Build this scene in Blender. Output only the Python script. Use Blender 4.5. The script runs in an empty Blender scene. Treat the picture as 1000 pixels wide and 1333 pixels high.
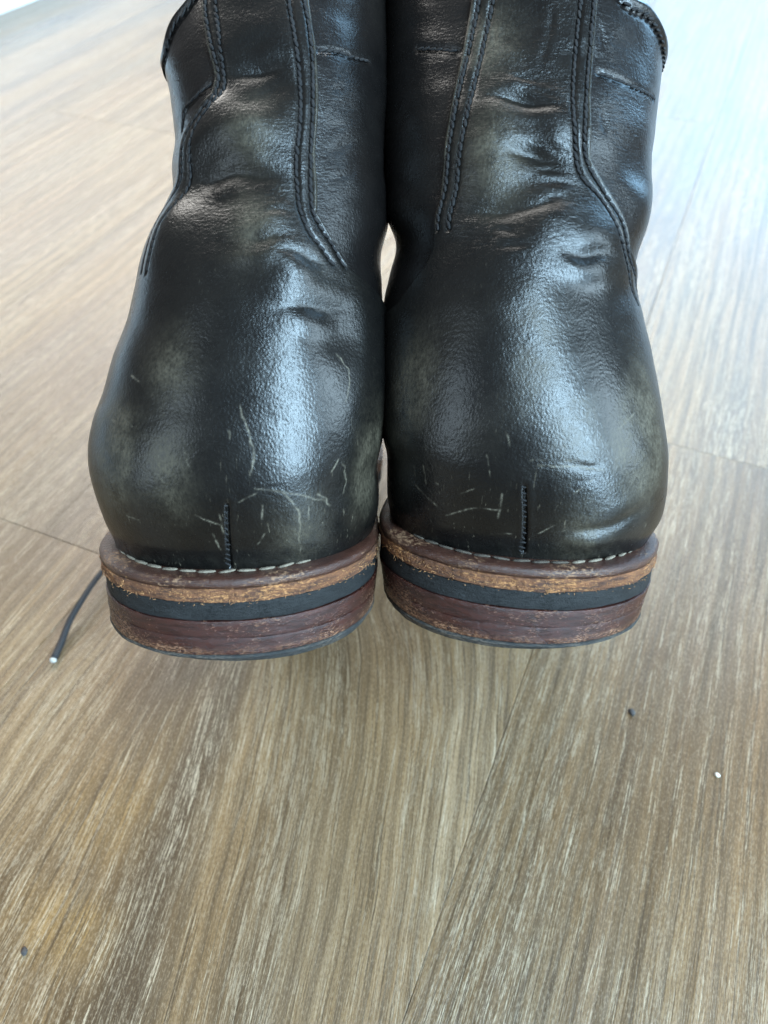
import bpy, bmesh, math, random
import numpy as np
from mathutils import Matrix, Vector

scene = bpy.context.scene
COL = scene.collection
R = math.radians

# ---------------------------------------------------------------- camera
CAM_H, PITCH = .280, R(46.5)
cam_d = bpy.data.cameras.new('camera'); cam = bpy.data.objects.new('camera', cam_d); COL.objects.link(cam)
cam.location = (0, 0, CAM_H); cam.rotation_euler = (R(90)-PITCH, 0, 0)
cam_d.sensor_fit = 'VERTICAL'; cam_d.sensor_height = 36; cam_d.lens = 36*1040/1333
cam_d.clip_start = .01; cam_d.clip_end = 50
cam_d.dof.use_dof = True; cam_d.dof.focus_distance = .220; cam_d.dof.aperture_fstop = 14
scene.camera = cam

# ---------------------------------------------------------------- light: windows of the room, soft fill from its walls
world = bpy.data.worlds.new('World'); scene.world = world; world.use_nodes = True
bg = world.node_tree.nodes['Background']
bg.inputs[0].default_value = (.93, .96, 1, 1); bg.inputs[1].default_value = .22

def window_light(name, az, el, dist, w, h, power, col):
    """rectangular lamp where the room has a window; az clockwise from straight ahead"""
    d = bpy.data.lights.new(name, 'AREA'); d.shape = 'RECTANGLE'; d.size = w; d.size_y = h
    d.energy = power; d.color = col
    o = bpy.data.objects.new(name, d); COL.objects.link(o)
    c = Vector((math.sin(R(az))*math.cos(R(el)), math.cos(R(az))*math.cos(R(el)), math.sin(R(el))))*dist + Vector((0, .2, 0))
    o.location = c
    o.rotation_euler = (Vector((0, .2, .05))-c).to_track_quat('-Z', 'Y').to_euler()
    return o
window_light('window_ahead_right', 36, 23, 3.2, 2.3, 2.0, 122, (.36, .68, 1))
window_light('window_ahead_left', -12, 36, 3.4, 3.2, 1.7, 190, (1, .965, .91))
window_light('window_behind_right', 139, 38, 2.2, .45, 2.5, 225, (.53, .79, 1))
window_light('window_behind_left', -124, 30, 2.6, .5, 1.8, 22, (.70, .87, 1))
window_light('window_right', 102, 26, 2.4, .6, 1.5, 55, (.62, .84, 1))

scene.view_settings.view_transform = 'Standard'; scene.view_settings.look = 'None'
scene.view_settings.exposure = 0; scene.view_settings.gamma = 1
scene.render.engine = 'CYCLES'
random.seed(4); RNG = np.random.default_rng(4)

# ---------------------------------------------------------------- boot shape (numpy, boot-local metres)
# local axes of a boot: x to the right, y from heel to toe, z up from the heel's bottom
TILT = math.radians(28)
HK = [.022,.026,.030,.036,.043,.050,.057,.065,.073,.082,.090,.098,.106,.114,.122,.130,.140,.150,.160,.170,.180,.190,.200,.210]
BOOTS = {
 'L': dict(loc=(-.03492,.11261,.10563), yaw=2,
   xl=[-.0408,-.0412,-.0417,-.0424,-.0430,-.0430,-.0416,-.0387,-.0363,-.0325,-.0301,-.0280,-.0247,-.0212,-.0208,-.0196,-.0205,-.0226,-.0231,-.0190,-.0150,-.0135,-.0131,-.0131],
   xr=[.0328,.0337,.0342,.0344,.0342,.0356,.0365,.0370,.0373,.0378,.0377,.0376,.0390,.0390,.0387,.0389,.0393,.0396,.0399,.0403,.0406,.0409,.0412,.0415],
   rim=(-.0044,.0396), bot=(-.0054,.0388), wedge=.045),
 'R': dict(loc=(.03543,.11643,.10512), yaw=-6,
   xl=[-.0378,-.0384,-.0388,-.0390,-.0393,-.0411,-.0418,-.0425,-.0432,-.0438,-.0428,-.0422,-.0458,-.0469,-.0476,-.0484,-.0494,-.0504,-.0514,-.0523,-.0529,-.0537,-.0546,-.0555],
   xr=[.0365,.0380,.0390,.0390,.0382,.0371,.0353,.0333,.0309,.0279,.0254,.0262,.0284,.0298,.0293,.0297,.0301,.0306,.0312,.0304,.0294,.0286,.0280,.0276],
   rim=(-.0013,.0403), bot=(-.0008,.0384), wedge=-.040)}
YBH = [.022,.026,.030,.036,.045,.055,.065,.080,.095,.110,.125,.140,.155,.170,.185,.200,.220]
YBV = [.0066,.0058,.0044,.0026,.0012,.0022,.0052,.0112,.0182,.0262,.0332,.0402,.0472,.0542,.0612,.0682,.0782]
YFH = [.022,.030,.038,.046,.054,.062,.072,.082,.092,.102,.120,.150,.200,.220]
YFV = [.278,.282,.280,.270,.250,.222,.192,.170,.156,.150,.152,.160,.178,.184]

def smooth_table(xs, ys):
    """piecewise cubic (Catmull-Rom) interpolation of a table"""
    xs = np.array(xs, float); ys = np.array(ys, float); m = np.gradient(ys, xs)
    def f(q):
        q = np.clip(q, xs[0], xs[-1]); i = np.clip(np.searchsorted(xs, q)-1, 0, len(xs)-2)
        h = xs[i+1]-xs[i]; t = (q-xs[i])/h
        return ((2*t**3-3*t**2+1)*ys[i] + (t**3-2*t**2+t)*h*m[i] + (-2*t**3+3*t**2)*ys[i+1] + (t**3-t**2)*h*m[i+1])
    return f
YB = smooth_table(YBH, YBV); YF = smooth_table(YFH, YFV)
DEP = lambda h: np.interp(h, [.02,.06,.1,.2], [.033,.036,.038,.036])
for b in BOOTS.values():              # the tables trace the outside; the back panel is 1.3 mm thick where it covers the sides
    thick = .0013*np.clip((.105-np.array(HK))/.02, 0, 1)
    inner = thick*.2 - .0010*np.clip((np.array(HK)-.100)/.008, 0, 1) - .0008*np.clip(1-abs(np.array(HK)-.066)/.02, 0, 1)
    lft = b['rim'][0] < -.003
    b['xl'] = np.array(b['xl'])+(thick if lft else inner); b['xr'] = np.array(b['xr'])-(inner if lft else thick)
    b['XL'] = smooth_table(HK, b['xl']); b['XR'] = smooth_table(HK, b['xr'])

def ring(a, xc, w, yb, d, yf, n=2.2, ball=0., toe=2.3):
    """closed outline: round at the heel (a = 0), drawn out to the toe (a = 180 degrees)"""
    a = np.radians(a); s, c = np.sin(a), np.cos(a)
    ys = yb+d
    rear = c >= 0
    x = xc + w*np.sign(s)*np.abs(s)**(2/n)
    y = np.where(rear, ys-d*np.abs(c)**(2/n), ys+(yf-ys)*np.abs(c)**(2/toe))
    u = np.clip((y-.04)/.25, 0, 1)
    k = ball*(np.exp(-((y-.20)/.055)**2)*.20 - np.exp(-((y-.105)/.04)**2)*.14)
    return x + (x-xc)*k - xc*np.clip((y-ys)/.12, 0, 1)*ball, y

def spring(y):                       # the toe end of a worn sole curls up
    return 3.55*np.clip(y-.19, 0, None)**2

def surf(b, a, h):
    """point of the upper's outer face at angle a (0 = middle of the back) and height h"""
    a = np.asarray(a, float); h = np.asarray(h, float)
    xl, xr = b['XL'](h), b['XR'](h)
    ball = np.clip((.085-h)/.04, 0, 1)
    x, y = ring(a, (xl+xr)/2, (xr-xl)/2, YB(h), DEP(h), YF(h), 2.2, ball)
    k = np.clip((y-.066)/.11, 0, 1); drop = .0118*(k*k*(3-2*k))*np.clip((.10-h)/.05, 0, 1)      # follows the sole down past the shank
    return np.stack([x, y, h+spring(y)-drop], -1)

def surf_n(b, a, h):
    p = surf(b, a, h)
    da = surf(b, a+.4, h)-surf(b, a-.4, h); dh = surf(b, a, h+.0006)-surf(b, a, h-.0006)
    n = np.cross(da, dh); n /= np.linalg.norm(n, axis=-1, keepdims=True)+1e-12
    return p, n

# ---------------------------------------------------------------- helpers
def tag(o, label=None, cat=None, group=None, kind=None):
    for k, v in (('label', label), ('category', cat), ('group', group), ('kind', kind)):
        if v: o[k] = v
    return o

def link(name, me, mat, parent=None, smooth=True):
    if mat: me.materials.append(mat)
    if smooth:
        me.polygons.foreach_set('use_smooth', [True]*len(me.polygons))
    o = bpy.data.objects.new(name, me); COL.objects.link(o)
    if parent: o.parent = parent
    return o

def mesh_from(name, v, f):
    me = bpy.data.meshes.new(name)
    v = np.asarray(v, np.float32)
    f = np.asarray(f, np.int32); n = f.shape[1]
    me.vertices.add(len(v)); me.vertices.foreach_set('co', v.ravel())
    me.loops.add(f.size); me.loops.foreach_set('vertex_index', f.ravel())
    me.polygons.add(len(f)); me.polygons.foreach_set('loop_start', np.arange(0, f.size, n, dtype=np.int32))
    me.update(calc_edges=True); me.validate()
    return me

def grid_faces(nr, nc, wrap=False):
    r, c = np.meshgrid(np.arange(nr-1), np.arange(nc if wrap else nc-1), indexing='ij')
    c1 = (c+1) % nc
    return np.stack([r*nc+c, r*nc+c1, (r+1)*nc+c1, (r+1)*nc+c], -1).reshape(-1, 4)

def attr(me, name, val):
    a = me.attributes.new(name, 'FLOAT', 'POINT'); a.data.foreach_set('value', np.asarray(val, np.float32).ravel())

def vnoise(p, scale, seed=0):
    """value noise in numpy, -1..1"""
    q = np.asarray(p)*scale + seed*17.31; i = np.floor(q).astype(np.int64); f = q-i; f = f*f*(3-2*f)
    def hsh(x, y, z):
        n = (x*374761393 + y*668265263 + z*2147483647 + seed*97) & 0x7fffffff
        n = ((n ^ (n >> 13))*1274126177) & 0x7fffffff
        return ((n ^ (n >> 16)) & 0xffff)/32767.5-1
    out = 0
    for dx in (0, 1):
        for dy in (0, 1):
            for dz in (0, 1):
                w = (f[..., 0] if dx else 1-f[..., 0])*(f[..., 1] if dy else 1-f[..., 1])*(f[..., 2] if dz else 1-f[..., 2])
                out = out + w*hsh(i[..., 0]+dx, i[..., 1]+dy, i[..., 2]+dz)
    return out

def seg_dist(P, line):
    """distance from points P (n,3) to a polyline (m,3); also the running parameter 0..1"""
    best = np.full(len(P), 9.); par = np.zeros(len(P)); m = len(line)-1
    for k in range(m):
        a, b = line[k], line[k+1]; ab = b-a; L = ab@ab+1e-12
        t = np.clip(((P-a)@ab)/L, 0, 1); d = np.linalg.norm(P-a-t[:, None]*ab, axis=1)
        s = d < best; best[s] = d[s]; par[s] = (k+t[s])/m
    return best, par

def resample(pts, n):
    pts = np.asarray(pts, float)
    wt = np.array([1., 1400.]) if pts.shape[1] == 2 else 1.          # (angle, height) pairs: about 1400 degrees to the metre
    s = np.r_[0, np.cumsum(np.linalg.norm(np.diff(pts*wt, axis=0), axis=1))]
    fs = [smooth_table(s, pts[:, k]) for k in range(pts.shape[1])]
    q = np.linspace(0, s[-1], n); return np.stack([f(q) for f in fs], -1)

def tube_mesh(pts, rad, ns=8, flat=1.):
    pts = np.asarray(pts, float); T = np.gradient(pts, axis=0); T /= np.linalg.norm(T, axis=1, keepdims=True)
    V = []
    up = np.array([0, 0, 1.])
    for p, t, r in zip(pts, T, np.broadcast_to(rad, (len(pts),))):
        a = np.cross(t, up)
        if np.linalg.norm(a) < .05: a = np.cross(t, [0, 1, 0])
        a /= np.linalg.norm(a); b = np.cross(a, t)
        for k in range(ns):
            th = 2*math.pi*k/ns; V.append(p + r*(a*math.cos(th)+b*math.sin(th)*flat))
    V = np.array(V); F = [tuple(q) for q in grid_faces(len(pts), ns, True)]
    V = np.vstack([V, pts[:1], pts[-1:]]); n = len(pts)*ns
    for k in range(ns):
        F.append((n, (k+1) % ns, k, n)); e = (len(pts)-1)*ns; F.append((n+1, e+k, e+(k+1) % ns, n+1))
    me = bpy.data.meshes.new('tube'); me.from_pydata(V.tolist(), [], [f[:3] if f[0] == f[3] else f for f in F]); me.update()
    return me

# ---------------------------------------------------------------- materials
def new_mat(name):
    m = bpy.data.materials.new(name); m.use_nodes = True; nt = m.node_tree
    return m, nt, nt.nodes['Principled BSDF']
class NG:
    """small wrapper that adds nodes"""
    def __init__(s, nt): s.nt = nt
    def n(s, t, **kw):
        o = s.nt.nodes.new(t)
        for k, v in kw.items(): setattr(o, k, v)
        return o
    def l(s, a, b): s.nt.links.new(a, b)
    def coord(s): return s.n('ShaderNodeTexCoord').outputs['Object']
    def mapping(s, vec, scale=(1, 1, 1), rot=(0, 0, 0), loc=(0, 0, 0)):
        m = s.n('ShaderNodeMapping'); s.l(vec, m.inputs[0])
        m.inputs['Scale'].default_value = scale; m.inputs['Rotation'].default_value = rot; m.inputs['Location'].default_value = loc
        return m.outputs[0]
    def noise(s, vec, scale, detail=2., rough=.5, dist=0.):
        o = s.n('ShaderNodeTexNoise'); s.l(vec, o.inputs['Vector'])
        o.inputs['Scale'].default_value = scale; o.inputs['Detail'].default_value = detail
        o.inputs['Roughness'].default_value = rough; o.inputs['Distortion'].default_value = dist
        return o.outputs['Fac']
    def voro(s, vec, scale, feature='F1'):
        o = s.n('ShaderNodeTexVoronoi', feature=feature); s.l(vec, o.inputs['Vector']); o.inputs['Scale'].default_value = scale
        return o.outputs['Distance']
    def ramp(s, fac, stops):
        r = s.n('ShaderNodeValToRGB'); s.l(fac, r.inputs[0]); e = r.color_ramp.elements
        while len(e) < len(stops): e.new(.5)
        for q, (p, c) in zip(e, stops):
            q.position = p; q.color = (*c, 1) if not isinstance(c, (int, float)) else (c, c, c, 1)
        return r.outputs[0]
    def mix(s, fac, a, b, mode='MIX'):
        m = s.n('ShaderNodeMix', data_type='RGBA', blend_type=mode)
        for sock, v in ((m.inputs[0], fac), (m.inputs[6], a), (m.inputs[7], b)):
            if hasattr(v, 'is_linked') or hasattr(v, 'links'): s.l(v, sock)
            elif isinstance(v, (int, float)): sock.default_value = v if sock is m.inputs[0] else (v, v, v, 1)
            else: sock.default_value = (*v, 1)
        return m.outputs[2]
    def math(s, op, a, b=None, clamp=False):
        m = s.n('ShaderNodeMath', operation=op, use_clamp=clamp)
        for k, v in enumerate((a, b)):
            if v is None: continue
            if isinstance(v, (int, float)): m.inputs[k].default_value = v
            else: s.l(v, m.inputs[k])
        return m.outputs[0]
    def attr(s, name): return s.n('ShaderNodeAttribute', attribute_name=name).outputs['Fac']
    def bump(s, height, dist, strength=1., prev=None):
        b = s.n('ShaderNodeBump'); s.l(height, b.inputs['Height'])
        b.inputs['Distance'].default_value = dist; b.inputs['Strength'].default_value = strength
        if prev is not None: s.l(prev, b.inputs['Normal'])
        return b.outputs[0]

def leather_mat(name, dark, mid, worn):
    m, nt, p = new_mat(name); g = NG(nt); c = g.coord()
    big = g.noise(c, 38, 4, .6); med = g.noise(c, 160, 5, .65)
    rub = g.noise(g.mapping(c, (1, 1, .5)), 1500, 5, .75)
    col = g.mix(g.ramp(big, [(.35, 0.), (.75, 1.)]), dark, mid)
    wear = g.attr('wear')
    wf = g.math('MULTIPLY', wear, g.ramp(rub, [(.30, .12), (.64, 1.)]), True)
    wf = g.math('MULTIPLY', wf, g.ramp(med, [(.30, .25), (.6, 1.)]))
    col = g.mix(wf, col, worn)
    # a few bare specks all over
    speck = g.ramp(g.noise(c, 1500, 2, .5), [(.74, 0.), (.82, .6)])
    speck = g.math('MULTIPLY', speck, g.ramp(med, [(.5, 0.), (.7, .5)]))
    col = g.mix(speck, col, worn)
    h1 = g.ramp(g.noise(g.mapping(c, (1, 1, .10), (0, .5, .3)), 1500, 3, .6), [(.66, 0.), (.72, 1.)])
    h2 = g.ramp(g.noise(g.mapping(c, (1, .6, .09), (0, -1.0, 0)), 1300, 3, .6), [(.67, 0.), (.73, 1.)])
    hair = g.math('MULTIPLY', g.math('MAXIMUM', h1, h2), g.math('MULTIPLY', g.attr('scuff'), g.ramp(med, [(.40, 0.), (.56, .9)])))
    col = g.mix(hair, col, (.13, .11, .078))
    sc = g.math('MULTIPLY', g.attr('scratch'), g.ramp(g.noise(c, 1400, 3, .6), [(.3, .25), (.6, 1.)]))
    col = g.mix(sc, col, (.15, .13, .095))
    nt.links.new(col, p.inputs['Base Color'])
    ro = g.math('ADD', g.math('MULTIPLY', med, .10), .23)
    ro = g.math('ADD', ro, g.math('MULTIPLY', wf, .25)); ro = g.math('ADD', ro, g.math('MULTIPLY', sc, .3), True)
    nt.links.new(ro, p.inputs['Roughness'])
    p.inputs['Specular IOR Level'].default_value = .38
    # pebble grain, stretched pores, soft unevenness
    warp = g.n('ShaderNodeVectorMath', operation='ADD'); g.l(c, warp.inputs[0])
    nz = g.n('ShaderNodeTexNoise'); g.l(c, nz.inputs['Vector']); nz.inputs['Scale'].default_value = 420; nz.inputs['Detail'].default_value = 2
    sc_ = g.n('ShaderNodeVectorMath', operation='SCALE'); g.l(nz.outputs['Color'], sc_.inputs[0]); sc_.inputs['Scale'].default_value = .0016
    g.l(sc_.outputs[0], warp.inputs[1])
    cells = g.voro(g.mapping(warp.outputs[0], (1, 1, .72)), 1450)
    cells = g.ramp(cells, [(.05, 1.), (.75, 0.)])
    n1 = g.bump(cells, .00010, .36)
    n2 = g.bump(g.noise(c, 2600, 3, .6), .00008, .35, n1)
    n3 = g.bump(g.noise(g.mapping(c, (1, 1, 1.5)), 330, 3, .5, .6), .0005, .17, n2)
    wr = g.noise(g.mapping(c, (.5, .5, 1.7), (.3, 0, 0)), 900, 3, .6, 1.2)
    n4 = g.bump(g.math('MULTIPLY', wr, g.attr('wrinkle')), .0006, .32, n3)
    nt.links.new(n4, p.inputs['Normal'])
    return m
M_BACK = leather_mat('worn_black_leather', (.0026, .0025, .0025), (.0050, .0045, .0040), (.066, .055, .037))
M_SIDE = leather_mat('black_leather', (.0032, .0028, .0028), (.0062, .0050, .0046), (.045, .038, .028))

def simple_mat(name, stops, scale, rough, bump=None, mapping=(1, 1, 1), spec=.5, detail=4):
    m, nt, p = new_mat(name); g = NG(nt); c = g.mapping(g.coord(), mapping)
    f = g.noise(c, scale, detail, .6); nt.links.new(g.ramp(f, stops), p.inputs['Base Color'])
    p.inputs['Roughness'].default_value = rough; p.inputs['Specular IOR Level'].default_value = spec
    if bump: nt.links.new(g.bump(g.noise(c, bump[0], 4, .65), bump[1], bump[2]), p.inputs['Normal'])
    return m

def edge_leather(name, a, b, worn, thr, rough, fuzz, spec=.45):
    """cut edge of sole leather: streaks that run along the edge, scuffed spots"""
    m, nt, p = new_mat(name); g = NG(nt); c = g.coord()
    hair = g.noise(g.mapping(c, (1, 1, 7), (.12, .08, 0)), 420, 4, .7)
    st = g.noise(g.mapping(c, (1, 1, 5)), 150, 5, .65); sp = g.noise(g.mapping(c, (1, 1, 2.6)), 800, 5, .72); big = g.noise(c, 55, 3, .6)
    col = g.mix(g.ramp(st, [(.35, 0.), (.7, 1.)]), a, b)
    w = g.math('ADD', g.math('MULTIPLY', sp, .7), g.math('MULTIPLY', big, .5))
    wf = g.ramp(w, [(thr, 0.), (thr+.09, 1.)])
    col = g.mix(g.math('MULTIPLY', wf, .85), col, worn)
    hf = g.math('MULTIPLY', g.ramp(hair, [(.60, 0.), (.66, .8)]), g.ramp(big, [(.42, 0.), (.58, 1.)]))
    col = g.mix(hf, col, worn)
    lower = g.attr('low')                                  # scuffed lowest rim
    col = g.mix(g.math('MULTIPLY', lower, g.math('MULTIPLY', g.ramp(sp, [(.44, 0.), (.58, .9)]), g.ramp(big, [(.40, .15), (.56, 1.)]))), col, worn)
    nt.links.new(col, p.inputs['Base Color'])
    nt.links.new(g.math('ADD', g.math('MULTIPLY', wf, .35), rough, True), p.inputs['Roughness'])
    n1 = g.bump(sp, fuzz, .8); n2 = g.bump(g.noise(c, 2200, 3, .7), fuzz*.5, .7, n1)
    p.inputs['Specular IOR Level'].default_value = spec
    nt.links.new(n2, p.inputs['Normal'])
    return m
M_WELT = edge_leather('welt_leather', (.030, .012, .0085), (.064, .026, .017), (.28, .16, .09), .64, .30, .0004)
M_FRAY = edge_leather('frayed_leather', (.045, .018, .011), (.22, .085, .032), (.48, .23, .09), .62, .75, .0009)
M_LIFT = edge_leather('oxblood_heel_leather', (.020, .0058, .0045), (.046, .0125, .0085), (.24, .12, .065), .66, .27, .0004)
M_RUBBER = edge_leather('black_rubber', (.009, .0095, .0098), (.018, .019, .0195), (.004, .0045, .005), .62, .60, .0006, .25)
M_CAP = edge_leather('heel_rubber', (.016, .017, .018), (.030, .031, .031), (.11, .09, .07), .70, .65, .0006, .25)
M_FIBRE = simple_mat('leather_fibre', [(.3, (.16, .065, .025)), (.7, (.46, .23, .09))], 900, .85)
M_THREAD = simple_mat('black_thread', [(.3, (.006, .006, .007)), (.7, (.018, .017, .017))], 800, .75, (3000, .0002, .6), spec=.22)
M_WELTTHREAD = simple_mat('welt_thread', [(.3, (.07, .054, .04)), (.7, (.23, .19, .14))], 420, .75, (2600, .0003, .8))
M_DIRTYTHREAD = simple_mat('dirty_welt_thread', [(.3, (.02, .015, .012)), (.7, (.075, .058, .042))], 700, .8, (2600, .0003, .8))
M_LINING = simple_mat('lining_leather', [(.3, (.03, .022, .016)), (.7, (.06, .045, .03))], 300, .7, (900, .0003, .6))
M_LACE = simple_mat('black_lace', [(.3, (.004, .0045, .006)), (.7, (.012, .013, .017))], 1500, .6, (2500, .0004, .9))
M_LACETIP = simple_mat('lace_end', [(.3, (.30, .28, .25)), (.7, (.46, .44, .4))], 1500, .7)
M_METAL = simple_mat('dark_brass', [(.3, (.06, .05, .035)), (.7, (.12, .1, .07))], 400, .35)
M_METAL.node_tree.nodes['Principled BSDF'].inputs['Metallic'].default_value = 1
M_WHITE = simple_mat('white_paint', [(.3, (.78, .79, .8)), (.7, (.84, .84, .84))], 30, .35)
M_CRUMB = simple_mat('pale_crumb', [(.3, (.62, .56, .46)), (.7, (.8, .75, .66))], 900, .8)
M_GRIT = simple_mat('dark_grit', [(.3, (.02, .018, .018)), (.7, (.06, .05, .045))], 900, .8)

def wood_mat(name, figured=False):
    m, nt, p = new_mat(name); g = NG(nt)
    oi = g.n('ShaderNodeObjectInfo'); c0 = g.coord()
    if figured:                                   # this board carries an arched (cathedral) figure: grain lines are parabolas
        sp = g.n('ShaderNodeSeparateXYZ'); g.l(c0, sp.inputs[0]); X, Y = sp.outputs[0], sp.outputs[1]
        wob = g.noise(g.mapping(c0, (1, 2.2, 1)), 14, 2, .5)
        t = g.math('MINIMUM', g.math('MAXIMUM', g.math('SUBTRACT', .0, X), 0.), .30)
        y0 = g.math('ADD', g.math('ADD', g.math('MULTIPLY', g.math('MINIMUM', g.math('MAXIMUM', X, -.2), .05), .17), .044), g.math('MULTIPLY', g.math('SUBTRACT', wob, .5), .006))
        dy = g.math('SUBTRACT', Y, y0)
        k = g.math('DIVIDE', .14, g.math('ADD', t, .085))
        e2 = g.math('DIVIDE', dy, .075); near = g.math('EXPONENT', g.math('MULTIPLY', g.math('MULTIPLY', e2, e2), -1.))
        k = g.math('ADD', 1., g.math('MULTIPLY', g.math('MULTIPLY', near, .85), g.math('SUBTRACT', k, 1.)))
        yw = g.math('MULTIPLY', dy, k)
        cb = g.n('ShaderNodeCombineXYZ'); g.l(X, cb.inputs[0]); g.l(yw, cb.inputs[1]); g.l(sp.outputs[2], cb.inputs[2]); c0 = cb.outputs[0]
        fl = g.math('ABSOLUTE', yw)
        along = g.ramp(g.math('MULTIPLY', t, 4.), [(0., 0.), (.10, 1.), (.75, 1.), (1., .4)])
        dark_fig_shade = g.math('MULTIPLY', along, g.ramp(g.math('MULTIPLY', g.math('ADD', yw, g.math('MULTIPLY', g.math('SUBTRACT', wob, .5), .02)), -20.), [(.08, 0.), (.28, .75), (.44, .8), (.66, 0.)]))
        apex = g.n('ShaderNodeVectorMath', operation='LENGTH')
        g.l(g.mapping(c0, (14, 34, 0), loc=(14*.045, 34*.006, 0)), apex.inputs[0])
        apex_shade = g.ramp(g.math('ADD', apex.outputs['Value'], g.math('SUBTRACT', wob, .5)), [(.25, .9), (.95, 0.)])
        heart = g.math('MULTIPLY', g.ramp(g.math('MULTIPLY', fl, 30.), [(.1, 1.), (.5, 0.)]), g.math('MULTIPLY', g.ramp(g.math('MULTIPLY', t, 4.), [(.40, 0.), (.5, 1.)]), g.ramp(g.noise(g.mapping(c0, (1, .4, 1), loc=(.013, 0, 0)), 26, 1, .4), [(.44, 0.), (.56, .85)])))
    off = g.n('ShaderNodeVectorMath', operation='ADD'); g.l(c0, off.inputs[0])
    rv = g.n('ShaderNodeCombineXYZ')
    g.l(g.math('MULTIPLY', oi.outputs['Random'], 7.3), rv.inputs[0]); g.l(g.math('MULTIPLY', oi.outputs['Random'], 3.1), rv.inputs[1]); g.l(g.math('MULTIPLY', oi.outputs['Random'], 11.7), rv.inputs[2])
    g.l(rv.outputs[0], off.inputs[1]); c = off.outputs[0]                 # x along the plank
    def warp(vec, scale, amt, stretch):
        nz = g.n('ShaderNodeTexNoise'); g.l(g.mapping(vec, stretch), nz.inputs['Vector']); nz.inputs['Scale'].default_value = scale; nz.inputs['Detail'].default_value = 3
        sub = g.n('ShaderNodeVectorMath', operation='SUBTRACT'); g.l(nz.outputs['Color'], sub.inputs[0]); sub.inputs[1].default_value = (.5, .5, .5)
        s2 = g.n('ShaderNodeVectorMath', operation='MULTIPLY'); g.l(sub.outputs[0], s2.inputs[0]); s2.inputs[1].default_value = (0, amt, 0)
        a = g.n('ShaderNodeVectorMath', operation='ADD'); g.l(vec, a.inputs[0]); g.l(s2.outputs[0], a.inputs[1]); return a.outputs[0]
    cw = warp(c, 6, .012, (.6, 1.6, 1))                                    # slow wandering of the grain
    cw2 = warp(cw, 60, .0006, (.5, 1, 1))
    broad = g.noise(g.mapping(cw, (1.5, 9, 1)), 1.7, 3, .5)              # light and dark bands
    patch = g.noise(g.mapping(c, (3.5, 11, 1)), 1.5, 2, .5)
    wv = g.n('ShaderNodeTexWave', wave_type='BANDS', bands_direction='Y', wave_profile='SIN')      # growth rings that open into arches
    g.l(g.mapping(cw2, (1.5, 15, 1)), wv.inputs['Vector']); wv.inputs['Scale'].default_value = 2.6
    wv.inputs['Distortion'].default_value = 6; wv.inputs['Detail'].default_value = 2.5; wv.inputs['Detail Scale'].default_value = .55; wv.inputs['Detail Roughness'].default_value = .55
    rings = wv.outputs['Fac']
    grain = g.noise(g.mapping(cw2, (10, 520, 1)), 1.5, 6, .72)             # fine dark grain
    fine = g.noise(g.mapping(cw2, (44, 2300, 1)), 1.5, 3, .65)
    ticks = g.noise(g.mapping(cw2, (60, 1900, 1)), 1.6, 3, .6)             # short limed pores
    ticks2 = g.noise(g.mapping(cw2, (32, 1400, 1), loc=(2, 7, 1)), 1.6, 3, .6)
    tmask = g.noise(g.mapping(cw, (3, 26, 1)), 1.7, 3, .6)
    base = g.ramp(broad, [(.32, (.085, .047, .024)), (.45, (.172, .105, .056)), (.56, (.258, .166, .092)), (.70, (.325, .222, .134))])
    base = g.mix(g.ramp(patch, [(.47, 0.), (.72, .40)]), base, (.200, .160, .112))     # greyish clouds
    base = g.mix(g.ramp(g.noise(g.mapping(cw, (2.2, 9, 1), loc=(3, 5, 1)), 1.8, 2, .5), [(.52, 0.), (.72, .65)]), base, (.270, .158, .084))   # honey clouds
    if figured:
        base = g.mix(g.math('MULTIPLY', g.math('MAXIMUM', dark_fig_shade, apex_shade), 1.15, True), base, (.056, .036, .022))  # dark wood figure, with the boots' soft shadow below the heels painted in
        base = g.mix(heart, base, (.300, .185, .088))
    base = g.mix(g.ramp(rings, [(.05, .42), (.45, 0.)]), base, (.080, .050, .028))
    base = g.mix(g.ramp(grain, [(.39, .92), (.51, 0.)]), base, (.070, .042, .022))
    base = g.mix(g.math('MULTIPLY', g.ramp(fine, [(.38, .6), (.50, 0.)]), .8), base, (.085, .055, .032))
    tk = g.math('MULTIPLY', g.ramp(ticks, [(.545, 0.), (.585, 1.)]), g.ramp(tmask, [(.42, .06), (.64, .95)]))
    tk2 = g.math('MULTIPLY', g.ramp(ticks2, [(.575, 0.), (.62, .9)]), g.ramp(rings, [(.35, .1), (.8, 1.)]))
    tk = g.math('MAXIMUM', tk, tk2)
    brk = g.noise(g.mapping(cw2, (260, 1500, 1)), 1.5, 3, .7)             # pores are broken, ragged dashes
    tk = g.math('MULTIPLY', tk, g.ramp(brk, [(.36, .1), (.52, 1.)]))
    base = g.mix(tk, base, (.48, .385, .278))
    crisp = g.noise(g.mapping(c, (500, 1400, 1)), 1.5, 2, .7)
    base = g.mix(g.ramp(crisp, [(.36, .45), (.50, 0.)]), base, (.085, .055, .032))
    base = g.mix(g.ramp(crisp, [(.52, 0.), (.66, .35)]), base, (.40, .31, .225))
    tone = g.math('ADD', g.math('MULTIPLY', oi.outputs['Random'], .10), .71)
    hs = g.n('ShaderNodeHueSaturation'); g.l(base, hs.inputs['Color']); g.l(tone, hs.inputs['Value']); hs.inputs['Saturation'].default_value = 1.14
    nt.links.new(hs.outputs[0], p.inputs['Base Color'])
    ro = g.math('ADD', g.math('MULTIPLY', broad, .30), .17); ro = g.math('ADD', ro, g.math('MULTIPLY', tk, .12), True)
    nt.links.new(ro, p.inputs['Roughness']); p.inputs['Specular IOR Level'].default_value = .5
    n1 = g.bump(g.noise(g.mapping(cw, (1.3, 42, 1)), 1.5, 3, .5), .0024, .75)
    n2 = g.bump(grain, .0005, .6, n1)
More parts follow.
